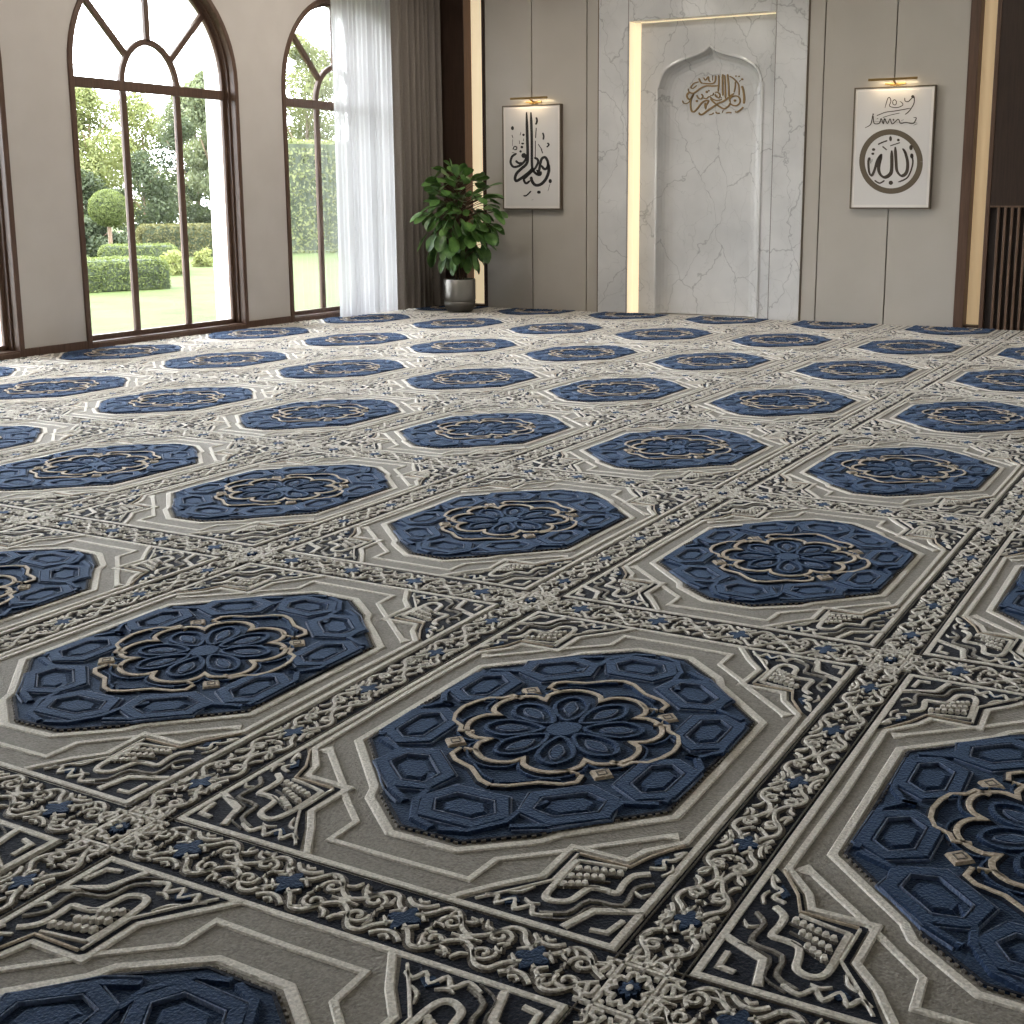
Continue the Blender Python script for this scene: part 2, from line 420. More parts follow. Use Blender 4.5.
R.ribbon(inner, .036, .0085, GROUND, ZN-.002, True); R.ribbon(inner, .022, .0095, GOLD, ZN, True)
inn2 = lobes(8, .238, .298, 1.09)
R.ribbon(inn2, .010, .007, BLUE, ZN, True)
def outer(mr):
    o1 = [(.0, .408), (.040, .392), (.100, .338), (.165, .318), (.192, .292), (.188, .250)]
    o2 = [(.335, .0), (.326, .055), (.306, .098), (.268, .118), (.254, .150), (.214, .138)]
    o3 = [(.010, .382), (.048, .366), (.104, .316), (.150, .300)]
    for o in (o1, o2):
        R.ribbon(mr(o), .032, .0085, GROUND, ZN-.002); R.ribbon(mr(o), .019, .0095, GOLD, ZN)
    R.ribbon(mr(o3), .008, .010, BLUE, ZN)
    R.ribbon(mr([(.110, .262), (.140, .240), (.178, .246)]), .012, .0095, GOLD, ZN)
    c = (.226, .212)
    R.fan(mr([(c[0]+.036, c[1]), (c[0], c[1]+.040), (c[0]-.036, c[1]), (c[0], c[1]-.040)]), .007, GOLD, ZN, .006)
    R.ribbon(mr([(c[0]+.016, c[1]), (c[0], c[1]+.018), (c[0]-.016, c[1]), (c[0], c[1]-.018)]), .006, .0082, BROWN, ZN, True)
quad4(outer)

# scroll borders: one band runs along +x side, one along the -y side
def spiral(c, r0, r1, a0, turns, n=18):
    t = np.linspace(0, 1, n)
    r = r0+(r1-r0)*t; a = a0+turns*2*PI*t
    return np.stack([c[0]+r*np.cos(a), c[1]+r*np.sin(a)], 1)
def border(to_xy, length, W, units, seed):
    rnd = random.Random(seed)
    L = length/units
    def th(p, w, c=CREAM, tp=False, halo=.013, sm=0):
        if sm: p = smooth_path(p, sm)
        R.thread([to_xy(s, t) for s, t in p], w, HC-.001, c, .001, False, halo, 0, tp)
    for u in range(units):
        s0 = -length/2+u*L
        j = lambda a: a*(1+.12*(rnd.random()-.5))
        for sg in (1, -1):
            q = lambda s, t: (s0+s*L, sg*t*W)
            th([q(0, .10), q(.10, .34), q(.20, .88), q(.30, .90), q(.36, .55), q(.47, .22)], .0125, sm=4)
            th([q(.53, .22), q(.62, .50), q(.70, .92), q(.80, .86), q(.90, .36), q(1.0, .10)], .0125, sm=4)
            for cs, a0, tr in ((.185, -.4, 1.25), (.815, PI+.4, -1.25)):
                c = q(cs, j(.40)); sp = spiral((c[0], abs(c[1])), .34*W, .006, a0, tr)
                th([(s, sg*t) for s, t in sp], .0105, tp=False)
            th([q(.38, .92), q(.44, .72), q(.50, .66), q(.56, .72), q(.62, .92)], .0125, sm=4)
            th([q(.46, .96), q(.50, .84), q(.54, .96)], .009, sm=2)
            th([q(.02, .92), q(.05, .68), q(.11, .60)], .0115, tp=True, sm=3)
            th([q(.98, .92), q(.95, .68), q(.89, .60)], .0115, tp=True, sm=3)
            th([q(.36, .12), q(.41, .30), q(.44, .46)], .0105, tp=True, sm=3)
            th([q(.64, .12), q(.59, .30), q(.56, .46)], .0105, tp=True, sm=3)
            th([q(.29, .22), q(.27, .04)], .0115, tp=True)
            th([q(.71, .22), q(.73, .04)], .0115, tp=True)
        # small curls and leaves between the vines
        for q2 in range(7):
            a0 = rnd.uniform(.05, .95); t0 = rnd.uniform(.12, .92); an = rnd.uniform(0, 2*PI); ln = rnd.uniform(.010, .022); cv = rnd.uniform(-.9, .9)
            pts = [(s0+a0*L+ln*math.cos(an+cv*f)*(f-.5)*2, (t0*W+ln*math.sin(an+cv*f)*(f-.5)*2)) for f in (0, .33, .66, 1)]
            for sg in (1, -1): th([(p[0], sg*min(max(p[1], .004), W)) for p in pts], rnd.uniform(.007, .0105), tp=True, sm=2, halo=.009)
        # blue flower and pale bud on the axis
        for cs, rr, cc in ((.5, .032, NAVY), (0.0, .015, CREAM)):
            c = (s0+cs*L, 0)
            fl = [(c[0]+rr*(1+.28*math.cos(4*a))*math.cos(a), c[1]+rr*(1+.28*math.cos(4*a))*math.sin(a)*min(1.25, W/.07)) for a in np.linspace(0, 2*PI, 25)[:-1]]
            R.fan([to_xy(s, t) for s, t in fl], .006, cc, .001, .004)
        c = s0+.5*L
        th([(c-.010, 0), (c+.010, 0)], .010, halo=0)
        for sg in (1, -1):
            th([(s0+sg*.010, 0), (s0+sg*.036, .0)], .010, tp=True)
# band along +x side (s runs in y), band along -y side (s runs in x)
border(lambda s, t: (hx+t, s), 1.84, .059, 5, 3)
border(lambda s, t: (s, -hy+t), 1.24, .082, 4, 5)
for sg in (1, -1):
    R.ribbon([(hx+sg*.0725, -.935), (hx+sg*.0725, .935)], .004, .004, BROWN)
    R.ribbon([(-.63, -hy+sg*.101), (.63, -hy+sg*.101)], .004, .004, BROWN)
# star crossing
cx, cy = hx, -hy
bx, by = .047, .074
for sg in (1, -1):
    R.ribbon([(cx+sg*bx, cy-.115), (cx+sg*bx, cy+.115)], .012, HC, CREAM)
    R.ribbon([(cx-.085, cy+sg*by), (cx+.085, cy+sg*by)], .012, HC, CREAM)
st = lobes(8, .026, .037, 1.35, 0, .8, 32)
R.ribbon([(cx+x*1.15, cy+y*1.15) for x, y in st], .012, HC, CREAM, .001, True)
R.fan([(cx+x*.62, cy+y*.62) for x, y in lobes(8, .022, .034, 1.3, 0, 1.0, 32)], .008, NAVY, .001)
R.fan([(cx+.007*math.cos(t), cy+.009*math.sin(t)) for t in np.linspace(0, 2*PI, 9)[:-1]], .011, CREAM, .001)
for sx in (1, -1):
    for sy in (1, -1):
        R.ribbon([(cx+sx*.012, cy+sy*.086), (cx+sx*.034, cy+sy*.086), (cx+sx*.034, cy+sy*.104), (cx+sx*.012, cy+sy*.112)], .013, HC, CREAM)
        R.ribbon([(cx+sx*.058, cy+sy*.018), (cx+sx*.058, cy+sy*.05), (cx+sx*.070, cy+sy*.056), (cx+sx*.080, cy+sy*.02)], .012, HC, CREAM)
        R.ribbon([(cx+sx*.036, cy+sy*.060), (cx+sx*.026, cy+sy*.060)], .014, HC, CREAM)

TV = np.concatenate(R.v); TF = np.concatenate(R.f); TM = np.concatenate(R.m)

# camera numbers (needed here only to leave out carpet far outside any view)
CAM = np.array([1.61460, -3.05151, 1.5])
PITCH, ROLL, YAW, FPX = math.radians(11.01028), math.radians(-0.09595), math.radians(-28.32430), 1279.453
fw = np.array([math.sin(YAW)*math.cos(PITCH), math.cos(YAW)*math.cos(PITCH), -math.sin(PITCH)])
rt = np.array([math.cos(YAW), -math.sin(YAW), 0.0]); up = np.cross(rt, fw)

OX, OY = 0.010, -0.015
X0, X1, Y0, Y1 = LW+.018, RX-.02, FY+.02, BW-.024
verts, faces, mats_ = [], [], []; off = 0
for i in range(-2, 8):
    for j in range(-7, 4):
        cxx, cyy = OX+j*TB, OY+i*TA
        if cxx+.77 < X0 or cxx-.61 > X1 or cyy+.93 < Y0 or cyy-1.13 > Y1: continue
        seen = False
        for ax in np.linspace(-.7, .8, 6):
            for ay in np.linspace(-1.2, 1.0, 7):
                d = np.array([cxx+ax, cyy+ay, 0])-CAM; z = d@fw
                if z > .3 and abs(d@rt/z*FPX+41.8) < 680 and -620 < (d@up)/z*FPX-64.6 < 560: seen = True
        if not seen: continue
        V = TV.copy(); V[:, 0] += cxx; V[:, 1] += cyy
        # slight unevenness of a woven floor
        wx = .0035*np.sin(9.1*V[:, 1]+2.0*V[:, 0])+.002*np.sin(31*V[:, 1]+1.3*V[:, 0])
        wy = .0035*np.sin(8.3*V[:, 0]+1.7*V[:, 1])+.002*np.sin(29*V[:, 0]-2*V[:, 1])
        V[:, 0] = np.clip(V[:, 0]+wx, X0, X1); V[:, 1] = np.clip(V[:, 1]+wy, Y0, Y1)
        c = V[TF].mean(1)
        keep = (c[:, 0] > X0+1e-4) & (c[:, 0] < X1-1e-4) & (c[:, 1] > Y0+1e-4) & (c[:, 1] < Y1-1e-4)
        verts.append(V); faces.append(TF[keep]+off); mats_.append(TM[keep]); off += len(V)
base = np.array([(X0, Y0, 0), (X1, Y0, 0), (X1, Y1, 0), (X0, Y1, 0), (X0, Y0, -.012), (X1, Y0, -.012), (X1, Y1, -.012), (X0, Y1, -.012)], float)
bf = np.array([(0, 1, 2, 3), (7, 6, 5, 4), (0, 4, 5, 1), (1, 5, 6, 2), (2, 6, 7, 3), (3, 7, 4, 0)])+off
verts.append(base); faces.append(bf); mats_.append(np.zeros(6, int))
V = np.concatenate(verts); F = np.concatenate(faces); Mi = np.concatenate(mats_)
me = bpy.data.meshes.new('carpet')
tri = F[:, 2] == F[:, 3]
Fq, Ft = F[~tri], F[tri][:, :3]
Mall = np.concatenate([Mi[~tri], Mi[tri]])
loops = np.concatenate([Fq.ravel(), Ft.ravel()])
me.vertices.add(len(V)); me.vertices.foreach_set('co', V.ravel())
me.loops.add(len(loops)); me.loops.foreach_set('vertex_index', loops)
starts = np.concatenate([np.arange(len(Fq))*4, len(Fq)*4+np.arange(len(Ft))*3])
me.polygons.add(len(starts)); me.polygons.foreach_set('loop_start', starts)
me.polygons.foreach_set('loop_total', np.concatenate([np.full(len(Fq), 4), np.full(len(Ft), 3)]))
for m in CARPET_MATS: me.materials.append(m)
me.polygons.foreach_set('material_index', Mall.astype(np.int32))
me.polygons.foreach_set('use_smooth', np.zeros(len(starts), dtype=bool))
me.update(calc_edges=True); me.validate()
carpet = bpy.data.objects.new('carpet', me); col.objects.link(carpet)
tag(carpet, 'fitted cream, taupe and navy carpet with rows of raised octagonal medallions and scroll borders', 'carpet')
print('carpet faces', len(F))

# ------------------------------------------------------------------ shell
tag(boxobj('floor', M_PLAIN, (LW-.46, RX+.2, FY-.2, BW+.9, -.25, -.012)), kind='structure')
tag(boxobj('ceiling', M_CEIL, (LW-.46, RX+.2, FY-.2, BW+.9, CH, CH+.2)), kind='structure')
tag(boxobj('wall_right', M_PLAIN, (RX, RX+.2, FY-.2, BW+.9, -.012, CH)), kind='structure')
tag(boxobj('wall_front', M_PLAIN, (LW-.46, RX, FY-.2, FY, -.012, CH)), kind='structure')

# window wall with arched openings
WC = [-5.39+3.18*0, -2.21, 0.97, 4.15, 7.33, 10.51]
WC = [c for c in WC if c > -4]
RO, ZS = 1.205, 2.655
XO = LW-.46
ZA = ZS+.130      # the round head springs a little above the transom
def arch(c, r, z0, zs=None, n=28, rz=None):
    zs = ZA if zs is None else zs
    rz = rz or r
    return [(c-r, z0)]+[(c-r*math.cos(PI*k/n), zs+rz*math.sin(PI*k/n)) for k in range(n+1)]+[(c+r, z0)]
wm = MB()
ys = [FY]
for c in WC: ys += [c-RO+.03, c+RO-.03]
ys.append(BW+.6)
for k in range(0, len(ys), 2): wm.box(XO, LW, ys[k], ys[k+1], -.012, CH)
for c in WC:
    a = arch(c, RO-.03, 0)[1:-1]
    wm.ring(a, [(p[0], CH) for p in a], XO, LW)
    wm.box(XO, LW, c-RO+.03, c+RO-.03, -.012, .02)
wl = wm.build('wall_left', [M_WALL, M_EXT])
# plaster inside, white render on the outer reveals and face
for p in wl.data.polygons:
    if p.normal.x < .5: p.material_index = 1
tag(wl, kind='structure')
bb = MB()
for k in range(0, len(ys), 2):
    y0 = ys[k]+.05 if k else ys[k]; y1 = ys[k+1]-.04
    if y0 < BW: bb.box(LW, LW+.016, y0-.03, min(y1+.02, BW), 0, .085)
tag(bb.build('baseboard_left', M_FRAME, bevel=.003), kind='structure')

def window(idx, c):
    XA = LW+.022
    cas = MB()
    cas.ring(arch(c, RO-.060, .03), arch(c, RO, .03), LW-.16, XA)
    cas.box(LW-.16, XA, c-RO, c+RO, 0, .055)
    cas.box(LW-.17, LW+.004, c-RO+.055, c+RO-.055, .050, .068)
    w = cas.build(f'window_{idx}', M_FRAME, bevel=.008)
    tag(w, kind='structure')
    # stepped inner lip of the casing
    lip = MB(); lip.ring(arch(c, RO-.080, .068), arch(c, RO-.055, .068), LW-.175, LW-.060)
    lip.build('casing_lip', M_FRAME, w, bevel=.006)
    xs0, xs1 = LW-.165, LW-.115
    s = MB(); r1 = RO-.076; r0 = r1-.044
    s.ring(arch(c, r0, .066), arch(c, r1, .066), xs0, xs1)
    s.box(xs0, xs1, c-r1, c+r1, .066, .118)
    s.build('sash', M_FRAME, w, bevel=.007)
    b = MB(); b.box(xs0-.004, xs1+.004, c-r0, c+r0, ZS-.052, ZS+.052); b.build('transom', M_FRAME, w, bevel=.007)
    for sy in (-1, 1):
        b = MB(); b.box(xs0, xs1, c+sy*.385-.036, c+sy*.385+.036, .118, ZS-.052); b.build('mullion', M_FRAME, w, bevel=.009)
    f = MB()
    f.ring(arch(c, .365, ZS+.04, ZS, rz=.44), arch(c, .430, ZS+.04, ZS, rz=.505), xs0, xs1)
    f.build('fan_arch', M_FRAME, w, bevel=.007)
    for ang in (45, 90, 135):
        a = math.radians(ang); d = (math.cos(a), math.sin(a)); nrm = (-d[1]*.034, d[0]*.034)
        ra = .40 if ang != 90 else .47
        if ang != 90: ra = .445
        p0 = (c+d[0]*ra, ZS+d[1]*ra*1.0); ro = r0+.02+.13*d[1]; p1 = (c+d[0]*ro, ZS+d[1]*ro)
        b = MB(); q = [(p0[0]-nrm[0], p0[1]-nrm[1]), (p1[0]-nrm[0], p1[1]-nrm[1]), (p1[0]+nrm[0], p1[1]+nrm[1]), (p0[0]+nrm[0], p0[1]+nrm[1])]
        b.poly(q, xs0, xs1, lambda p, dd: (dd, p[0], p[1])); b.build('spoke', M_FRAME, w, bevel=.007)
    g = MB(); ar = arch(c, r0+.01, .11); n = len(ar); xg = LW-.145
    g.add([(xg, p[0], p[1]) for p in ar]+[(xg, c, ZS)], [(i, (i+1) % n, n) for i in range(n)])
    g.build('glass', M_GLASS, w)
for k, c in enumerate(WC): window(k+1, c)

# ------------------------------------------------------------------ mihrab wall
MX0, MX1 = -6.018, -3.247       # marble surround
LX0, LX1, LZ = -5.590, -3.650, 3.705   # lit recess
tag(boxobj('wall_back', M_PLAIN, (LW-.46, RX+.2, BW+.62, BW+.85, -.012, CH)), kind='structure')
back = bpy.data.objects['wall_back']
DG = .16
TN = 6
def panel(x0, x1, lab=None):
    k = MB(); k.box(x0, x1, BW, BW+.06, .0, CH-.01)
    global TN
    TN += 1
    return tag(k.build(f'trim_{TN}', M_PANEL, bevel=.003), kind='structure')
S1, S2, S3, S4 = -7.024, -6.200, -3.042, -2.199
PL0, PL1 = -7.745, -1.382
g = .007
for a, b in ((PL0, S1-g), (S1+g, S2-g), (S2+g, MX0-.018), (MX1+.018, S3-g), (S3+g, S4-g), (S4+g, PL1)): panel(a, b)
for a, b in ((PL0, MX0), (MX1, PL1)):
    TN += 1; tag(boxobj(f'trim_{TN}', M_GAP, (a+.001, b-.001, BW+.061, BW+.61, 0, CH-.02)), kind='structure')

# timber jambs and lit channels
def jamb(name, m, b, idx=None): return tag(boxobj(name, m, b, bevel=.003), kind='structure')
k = MB(); k.box(LW, -8.085, BW-.0, BW+.61, 0, CH-.01); t1 = tag(k.build('trim_1', [M_WDARK, M_WRED], bevel=.003), kind='structure')
for p in t1.data.polygons:
    if p.normal.x > .5: p.material_index = 1
jamb('trim_2', M_WDARK, (-7.795, -7.748, BW-.012, BW+.61, 0, CH-.01))
k = MB(); k.box(-1.380, -1.268, BW-.012, BW+.61, 0, CH-.01); t3 = tag(k.build('trim_3', [M_TRIM, M_WRED], bevel=.003), kind='structure')
for p in t3.data.polygons:
    if p.normal.x > .5: p.material_index = 1
jamb('trim_4', M_TRIM, (-1.092, -1.045, BW-.012, BW+.61, 0, CH-.01))
jamb('trim_5', M_WDARK, (-8.085, -7.795, BW+.02, BW+.61, 0, .035))
jamb('trim_6', M_WDARK, (-1.268, -1.092, BW+.02, BW+.61, 0, .035))
M_LED2 = mat('amber_led_diffuser', (0.7, 0.55, 0.36), 0.5, emit=(1.0, 0.72, 0.40), estr=0.22)
for x0, x1, lab in ((-8.084, -7.796, 'tall warm light strip in the wall recess behind the potted plant'),
                    (-1.267, -1.093, 'tall warm light strip at right between two brown timber jambs')):
    t = empty('light_strip', ((x0+x1)/2, BW+DG, .035)); tag(t, lab, 'light', 'vertical light strips in the back wall')
    k = MB(); n = 10
    # gently bowed diffuser
    vs, fs = [], []
    for zi, zz in enumerate((.036, CH-.02)):
        for i in range(n+1):
            u = i/n; vs.append((x0+(x1-x0)*u, BW+DG+.03*(1-4*(u-.5)**2)*-1+.03, zz))
    fs = [(i, i+1, n+2+i, n+1+i) for i in range(n)]
    k.add(vs, fs); o = k.build('diffuser', M_LED if x0 < -5 else M_LED2, smooth=True); o.parent = t; o.matrix_parent_inverse = Matrix.Translation(t.location).inverted()
    o = boxobj('housing', M_GAP, (x0, x1, BW+DG+.04, BW+DG+.07, .036, CH-.02)); o.parent = t; o.matrix_parent_inverse = Matrix.Translation(t.location).inverted()

# dark timber wall and slats at right
wp = empty('slatted_wall_panel', (-.3, BW, 0)); tag(wp, 'dark walnut wall panelling with vertical slats below, right of the light strip', 'wall panel')
def adopt(o, t):
    o.parent = t; o.matrix_parent_inverse = Matrix.Translation(t.location).inverted(); return o
adopt(boxobj('upper_board', M_WDARK, (-1.043, RX-.01, BW-.005, BW+.05, 1.41, CH-.01)), wp)
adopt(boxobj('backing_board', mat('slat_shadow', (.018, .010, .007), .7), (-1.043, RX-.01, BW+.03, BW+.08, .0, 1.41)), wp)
adopt(boxobj('ledge', M_SLAT, (-1.043, RX-.01, BW-.016, BW+.03, 1.392, 1.412)), wp)
x = -.945
k = 0
sl = boxobj('slat', M_SLAT, (-.0145, .0145, -.018, .028, 0.0, 1.392), bevel=.003)
sl.location = (x, BW, 0); adopt(sl, wp)
while x+.074 < .45:
    x += .074
    c = sl.copy(); col.objects.link(c); c.location = (x, BW, 0)

# mihrab: marble surround, lit recess, ogee niche
mi = empty('mihrab', ((MX0+MX1)/2, BW, 0))
tag(mi, 'white veined marble mihrab with pointed arch niche and warm lit recess', 'mihrab')
k = MB(); YF = BW-.02; YI = BW+.17
k.box(MX0, LX0, YF, BW+.61, 0, CH-.01); k.box(LX1, MX1, YF, BW+.61, 0, CH-.01)
k.box(LX0+.0, LX1-.0, YF, BW+.61, LZ, CH-.01)
adopt(k.build('surround', M_MARBLE, bevel=.004), mi)
M_JOINT = mat('marble_joint', (.22, .2, .18), .5)
for a, b in ((LX0-.014, LX0-.006), (LX1+.006, LX1+.014)): adopt(boxobj('surround_joint', M_JOINT, (a, b, YF-.003, YF+.01, 0, CH-.02)), mi)
for a, b in ((MX0-.0165, MX0-.001), (MX1+.001, MX1+.0165)): adopt(boxobj('edge_trim', M_BRONZE, (a, b, BW-.012, BW+.05, 0, CH-.01)), mi)
NX0, NX1 = -5.285, -3.840; NC = (NX0+NX1)/2; NH = (NX1-NX0)/2; NZ = 2.92; NA = 3.390
def ogee(inset=0.0, n=14):
    """half-outline points from left floor over the point to right floor"""
    h = NH-inset; A = NA-inset*1.25
    ctl = [(-h, 0), (-h, 1.2), (-h, 2.74-inset*.2), (-h*.985, 2.90-inset*.3), (-h*.885, 3.085-inset*.6), (-h*.72, 3.175-inset*.85), (-h*.55, 3.232-inset*.95), (-h*.30, 3.285-inset*1.05), (-h*.12, 3.332-inset*1.15), (0, A)]
    L = smooth_path(ctl, 4)
    L = [(NC+p[0], p[1]) for p in L]
    Rr = [(2*NC-p[0], p[1]) for p in L[:-1]][::-1]
    return L+Rr
out0 = ogee(0)
k = MB(); n = len(out0)
# inner marble panel with the niche cut out
rect = []
for p in out0:
    rect.append(p)
top = LZ+.02
hole = [(p[0], YI, p[1]) for p in out0]
outerp = []
for p in out0:
    u = p
    if p[1] < 2.70: outerp.append((LX0-.02 if p[0] < NC else LX1+.02, YI, p[1]))
    else:
        t = (p[0]-NX0)/(NX1-NX0); outerp.append((LX0-.02+(LX1-LX0+.04)*t, YI, top))
iL = max(i for i in range(n//2) if out0[i][1] < 2.70); iR = n-1-iL
outerp[iL] = (LX0-.02, YI, out0[iL][1]); 
k.add(hole+outerp, [(i, i+1, n+i+1, n+i) for i in range(n-1) if i not in (iL, iR-1)])
# the two upper corners
for a, b, xc in ((iL, iL+1, LX0-.02), (iR-1, iR, LX1+.02)):
    h0, h1 = hole[a], hole[b]; o0, o1 = outerp[a], outerp[b]; cn = (xc, YI, top)
    k.add([h0, h1, o1, cn, o0], [(0, 1, 2, 3, 4)])
adopt(k.build('inner_panel', M_MARBLE), mi)
k = MB()
rings = [(0.0, YI), (0.0, YI-.014), (.016, YI-.018), (.030, YI-.010), (.034, YI+.012), (.042, YI+.050), (.060, YI+.092), (.092, YI+.122), (.135, YI+.140), (.185, YI+.146), (.33, YI+.15)]
pts = []
for ins, yy in rings[:-1]: pts.append([(p[0], yy, p[1]) for p in ogee(ins)])
vs = [p for r in pts for p in r]; fs = []
for r in range(len(pts)-1):
    for i in range(n-1): fs.append((r*n+i, r*n+i+1, (r+1)*n+i+1, (r+1)*n+i))
# flat back
last = (len(pts)-1)*n
fs += [tuple(last+i for i in t) for t in tessellate_polygon([[Vector((p[0], p[2], 0)) for p in pts[-1]]])]
k.add(vs, fs); YN = rings[-2][1]
adopt(k.build('niche', M_MARBLE, smooth=False), mi)
led = MB()
vs = [(LX0+.001, YI-.015, 0.0), (LX0+.085, YI-.002, 0.0), (LX0+.085, YI-.002, LZ-.001), (LX0+.001, YI-.015, LZ-.001), (LX0+.001, YF+.012, 0), (LX0+.001, YF+.012, LZ-.001)]
led.add(vs, [(0, 1, 2, 3), (4, 0, 3, 5)])
adopt(led.build('light_profile', M_LEDM), mi)
led = MB(); led.box(LX0+.1, LX1-.002, YI-.05, YI-.02, LZ-.012, LZ-.001)
adopt(led.build('light_profile', M_LEDM), mi)

# ---- calligraphy (strokes as inlaid ribbons on a vertical plane facing -y)
def script(strokes, to_xz, y, th, scale, name, m, mib=None):
    k = MB()
    for st in strokes:
        pts, w = st[0], st[1]
        loop = len(pts) > 30
        if len(pts) == 1:
            c = pts[0]; ry = st[2] if len(st) > 2 else w
            q = [(c[0]+w*math.cos(t), c[1]+ry*math.sin(t)) for t in np.linspace(0, 2*PI, 13)[:-1]]
            q = [to_xz(*p) for p in q]
            k.poly(q, y, y-th, lambda p, d: (p[0], d, p[1])); continue
        p = smooth_path(pts, 5) if len(pts) > 2 else np.array(pts, float)
        n = len(p); d = np.gradient(p, axis=0); d /= np.linalg.norm(d, axis=1)[:, None]+1e-9
        # broad-nib pen: thick on one diagonal, thinner across it
        nib = np.abs(d[:, 0]*.62+d[:, 1]*.78)*.0+1.0 if len(st) < 3 else .55+.45*np.abs(d[:, 0]*st[2][0]+d[:, 1]*st[2][1])
        t = np.linspace(0, 1, n); tp = np.ones(n) if loop else np.clip(np.minimum(t, 1-t)*9+.45, 0, 1)
        ww = (w*nib*tp)[:, None]
        nn = np.stack([-d[:, 1], d[:, 0]], 1)
        a = [to_xz(*q) for q in p+nn*ww/2]; b = [to_xz(*q) for q in p-nn*ww/2]
        k.ring(a, b, y, y-th, axis='y')
    return k.build(name, m)
def bilinear(cs, xz):
    (a, b, c, d) = cs   # tl tr br bl of the sheet in drawing units
    A = np.array([[p[0], p[1], p[0]*p[1], 1] for p in cs], float)
    kx = np.linalg.solve(A, [xz[0], xz[1], xz[1], xz[0]]); kz = np.linalg.solve(A, [xz[2], xz[2], xz[3], xz[3]])
    def f(x, y):
        v = np.array([x, y, x*y, 1]); return (float(v@kx), float(v@kz))
    return f

GOLD_STROKES = [
 ([(665,120),(672,180),(684,300),(688,400)],20),([(608,120),(602,160),(606,300),(612,395)],18),([(628,130),(638,260),(645,430)],18),
 ([(552,130),(556,220),(550,340)],18),([(515,135),(512,200),(490,232),(440,240),(340,232)],16),([(472,135),(476,200)],14),
 ([(300,168),(322,215),(345,235)],18),([(362,160),(385,195),(420,150),(430,200),(450,215)],14),
 ([(555,265),(480,270),(400,268),(330,295),(270,340),(230,362),(175,355),(150,390),(165,430),(195,440),(225,400),(235,365)],20),
 ([(300,215),(235,235),(200,285),(225,300),(275,260)],13),([(165,300),(170,335),(200,352)],11),
 ([(95,455),(105,485),(140,495),(175,480),(190,455)],11),
 ([(235,370),(205,440),(200,520),(215,590),(245,600),(280,570),(340,490),(385,460),(430,460),(400,520),(395,570)],20),
 ([(395,560),(385,520),(390,480)],14),
 ([(310,610),(325,635),(360,632),(420,585),(500,530),(560,490),(620,465),(680,420),(750,362)],22),
 ([(455,430),(490,470),(540,510),(600,550),(640,558),(690,520),(710,480)],20),
 ([(710,480),(700,440),(730,405),(790,398),(825,430),(828,480),(790,518),(740,515),(705,490)],18),
 ([(765,455)],16),([(765,215),(765,280),(752,350)],15),([(690,145),(740,175),(800,240),(815,310),(815,390)],15),
 ([(848,270),(868,330),(880,420),(878,495)],24),([(870,535),(850,560),(800,600),(770,595)],18),
 ([(275,385),(300,425),(335,435),(355,400),(335,370)],16),([(360,420),(400,430),(440,405),(480,435),(540,455),(600,440)],15),
 ([(510,350),(545,350),(575,385),(560,420),(520,400),(515,370)],15),([(570,400),(600,425)],14),
 ([(280,462)],15),([(405,345)],15),([(430,330)],10),([(450,390),(485,385),(490,355)],12),([(530,400)],13),
 ([(440,640),(480,630),(500,612)],13),([(525,600),(545,620),(575,615)],16),([(620,575),(610,610)],12),([(655,615),(700,605),(725,615)],15),
 ([(770,145)],9),([(810,150)],9),([(850,185)],13),([(815,215),(830,195)],10)]
# drawing units -> wall metres at the niche back (drawing box 175..1023 wide)
def gilt(x, y):
    return (-4.557+(x-492)*.00106, 2.783-(y-385)*.000957-(x-492)*.00004)
adopt(script(GOLD_STROKES, gilt, YN-.001, .012, 1, 'calligraphy', M_GOLDL), mi)

# ------------------------------------------------------------------ framed calligraphy
def picture(x0, x1, z0, z1, label, strokes_sets, corners):
    t = empty('framed_calligraphy', ((x0+x1)/2, BW, z0)); tag(t, label, 'framed picture', 'framed calligraphy beside the mihrab')
    fwid = .014; D = .075
    k = MB()
    ins = [(x0+fwid, z0+fwid), (x1-fwid, z0+fwid), (x1-fwid, z1-fwid), (x0+fwid, z1-fwid)]
    ous = [(x0, z0), (x1, z0), (x1, z1), (x0, z1)]
    k.ring(ins, ous, BW-.001, BW-D, axis='y', closed=True)
    adopt(k.build('frame', M_BRONZE, bevel=.002), t)
    adopt(boxobj('mount', M_MOUNT, (x0+fwid, x1-fwid, BW-D+.012, BW-.002, z0+fwid, z1-fwid)), t)
    b = .045
    adopt(boxobj('sheet', M_PAPER, (x0+b, x1-b, BW-D+.010, BW-D+.013, z0+b, z1-b)), t)
    f = bilinear(corners, (x0, x1, z1, z0))
    for nm, s, m in strokes_sets: adopt(script(s, f, BW-D+.010, .0025, 1, nm, m), t)
    return t
K = (.62, -.78)
